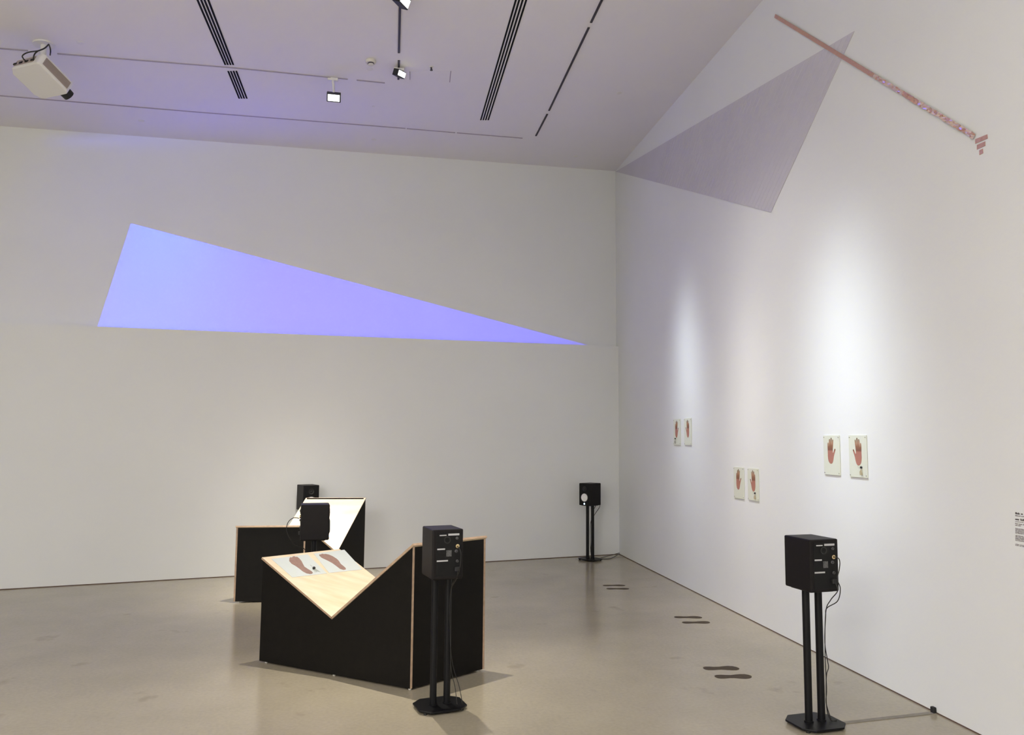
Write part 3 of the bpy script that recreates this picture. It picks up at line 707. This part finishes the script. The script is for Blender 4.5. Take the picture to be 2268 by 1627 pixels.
tube('cable', [[cp(108, 98), cp(100, 106, -.08), cp(86, 112, -.14), cp(62, 116, -.17), cp(50, 123, -.18), cp(52, 130, -.18), cp(60, 138, -.14), cp(66, 142, -.06)]], .0055, M['cable'], pj)
tube('cable', [[cp(108, 98), cp(98, 107, -.08), cp(84, 113, -.14), cp(76, 121, -.17), cp(74, 133, -.18), cp(78, 141, -.15), cp(86, 146, -.06)]], .0055, M['cable'], pj)
tube('cable', [[cp(108, 98), cp(111, 106, -.06), cp(112, 114, -.08), cp(111, 122, -.02)]], .0055, M['cable'], pj)

LP = PC + pv(.10, by / 2 + .075, -.01)
ld = bpy.data.lights.new('projector_beam', 'SPOT'); lo = bpy.data.objects.new('projector_beam', ld); COL.objects.link(lo)
ctr = on_upper(640, 650)
lo.location = LP; lo.rotation_euler = look_quat(LP, ctr).to_euler()
ld.energy = 1.0; ld.shadow_soft_size = 0.002; ld.spot_size = math.radians(160); ld.spot_blend = 0.0
ld.use_nodes = True; nt = ld.node_tree; em = nt.nodes.get('Emission') or nt.nodes.new('ShaderNodeEmission')
Rl = look_quat(LP, ctr).to_matrix().transposed()
uv2 = []
for p in POLY:
    d = Rl @ (on_upper(*p) - LP); uv2.append((d.x / -d.z, d.y / -d.z))
tc = nt.nodes.new('ShaderNodeTexCoord'); sx = nt.nodes.new('ShaderNodeSeparateXYZ'); nt.links.new(tc.outputs['Normal'], sx.inputs[0])
def mth(op, a, b=None):
    n = nt.nodes.new('ShaderNodeMath'); n.operation = op
    for i, v in enumerate((a, b)):
        if v is None: continue
        if isinstance(v, (int, float)): n.inputs[i].default_value = v
        else: nt.links.new(v, n.inputs[i])
    return n.outputs[0]
az = mth('ABSOLUTE', sx.outputs['Z'])
GX, GY = 1.0, 1.0
U_ = mth('DIVIDE', mth('MULTIPLY', sx.outputs['X'], GX), az); V_ = mth('DIVIDE', mth('MULTIPLY', sx.outputs['Y'], GY), az)
mask = None
cu = sum(p[0] for p in uv2) / 3; cv = sum(p[1] for p in uv2) / 3
for i in range(3):
    (x0, y0), (x1, y1) = uv2[i], uv2[(i + 1) % 3]
    a, b = -(y1 - y0), (x1 - x0); c = -(a * x0 + b * y0)
    if a * cu + b * cv + c < 0: a, b, c = -a, -b, -c
    e = mth('GREATER_THAN', mth('ADD', mth('ADD', mth('MULTIPLY', U_, a), mth('MULTIPLY', V_, b)), c), 0.0)
    mask = e if mask is None else mth('MULTIPLY', mask, e)
    if i == 1: low_edge = e
us = [p[0] for p in uv2]; u_l, u_r = uv2[0][0], uv2[2][0]
fr_ = nt.nodes.new('ShaderNodeMapRange'); fr_.inputs['From Min'].default_value = u_l; fr_.inputs['From Max'].default_value = u_r
nt.links.new(U_, fr_.inputs['Value'])
cr = nt.nodes.new('ShaderNodeValToRGB'); cr.color_ramp.elements[0].color = (.0, .034, 1, 1); cr.color_ramp.elements[1].color = (.0, .0, 1, 1); cr.color_ramp.elements[1].position = .6
nt.links.new(fr_.outputs[0], cr.inputs['Fac']); nt.links.new(cr.outputs['Color'], em.inputs['Color'])
BEAM = 1900.0
r2 = mth('ADD', mth('MULTIPLY', U_, U_), mth('MULTIPLY', V_, V_))
gain = nt.nodes.new('ShaderNodeMapRange'); gain.inputs['From Min'].default_value = u_l; gain.inputs['From Max'].default_value = u_r
gain.inputs['To Min'].default_value = 0.34; gain.inputs['To Max'].default_value = 2.6; nt.links.new(U_, gain.inputs['Value'])
dcl = Rl @ (on_ceil(650, 320) - LP); v_c = dcl.y / -dcl.z
rise = nt.nodes.new('ShaderNodeMapRange'); rise.interpolation_type = 'SMOOTHSTEP'; nt.links.new(V_, rise.inputs['Value'])
rise.inputs['From Min'].default_value = v_c - .12; rise.inputs['From Max'].default_value = v_c + .12
rise.inputs['To Min'].default_value = 0.007; rise.inputs['To Max'].default_value = 0.030
fade = nt.nodes.new('ShaderNodeMapRange'); fade.interpolation_type = 'SMOOTHSTEP'; nt.links.new(r2, fade.inputs['Value'])
fade.inputs['From Min'].default_value = 0.3; fade.inputs['From Max'].default_value = 9.0
fade.inputs['To Min'].default_value = 1.0; fade.inputs['To Max'].default_value = 0.0
fall = nt.nodes.new('ShaderNodeMapRange'); fall.interpolation_type = 'SMOOTHSTEP'; nt.links.new(V_, fall.inputs['Value'])
fall.inputs['From Min'].default_value = v_c; fall.inputs['From Max'].default_value = v_c + .32
fall.inputs['To Min'].default_value = 1.0; fall.inputs['To Max'].default_value = 0.0
spill = mth('MULTIPLY', mth('MULTIPLY', mth('MULTIPLY', low_edge, rise.outputs[0]), fade.outputs[0]), fall.outputs[0])  # stray beam light, shaped to tint the ceiling near the wall bluer
st_ = mth('MULTIPLY', mth('ADD', mth('MULTIPLY', mask, gain.outputs[0]), spill), BEAM)
nt.links.new(st_, em.inputs['Strength'])
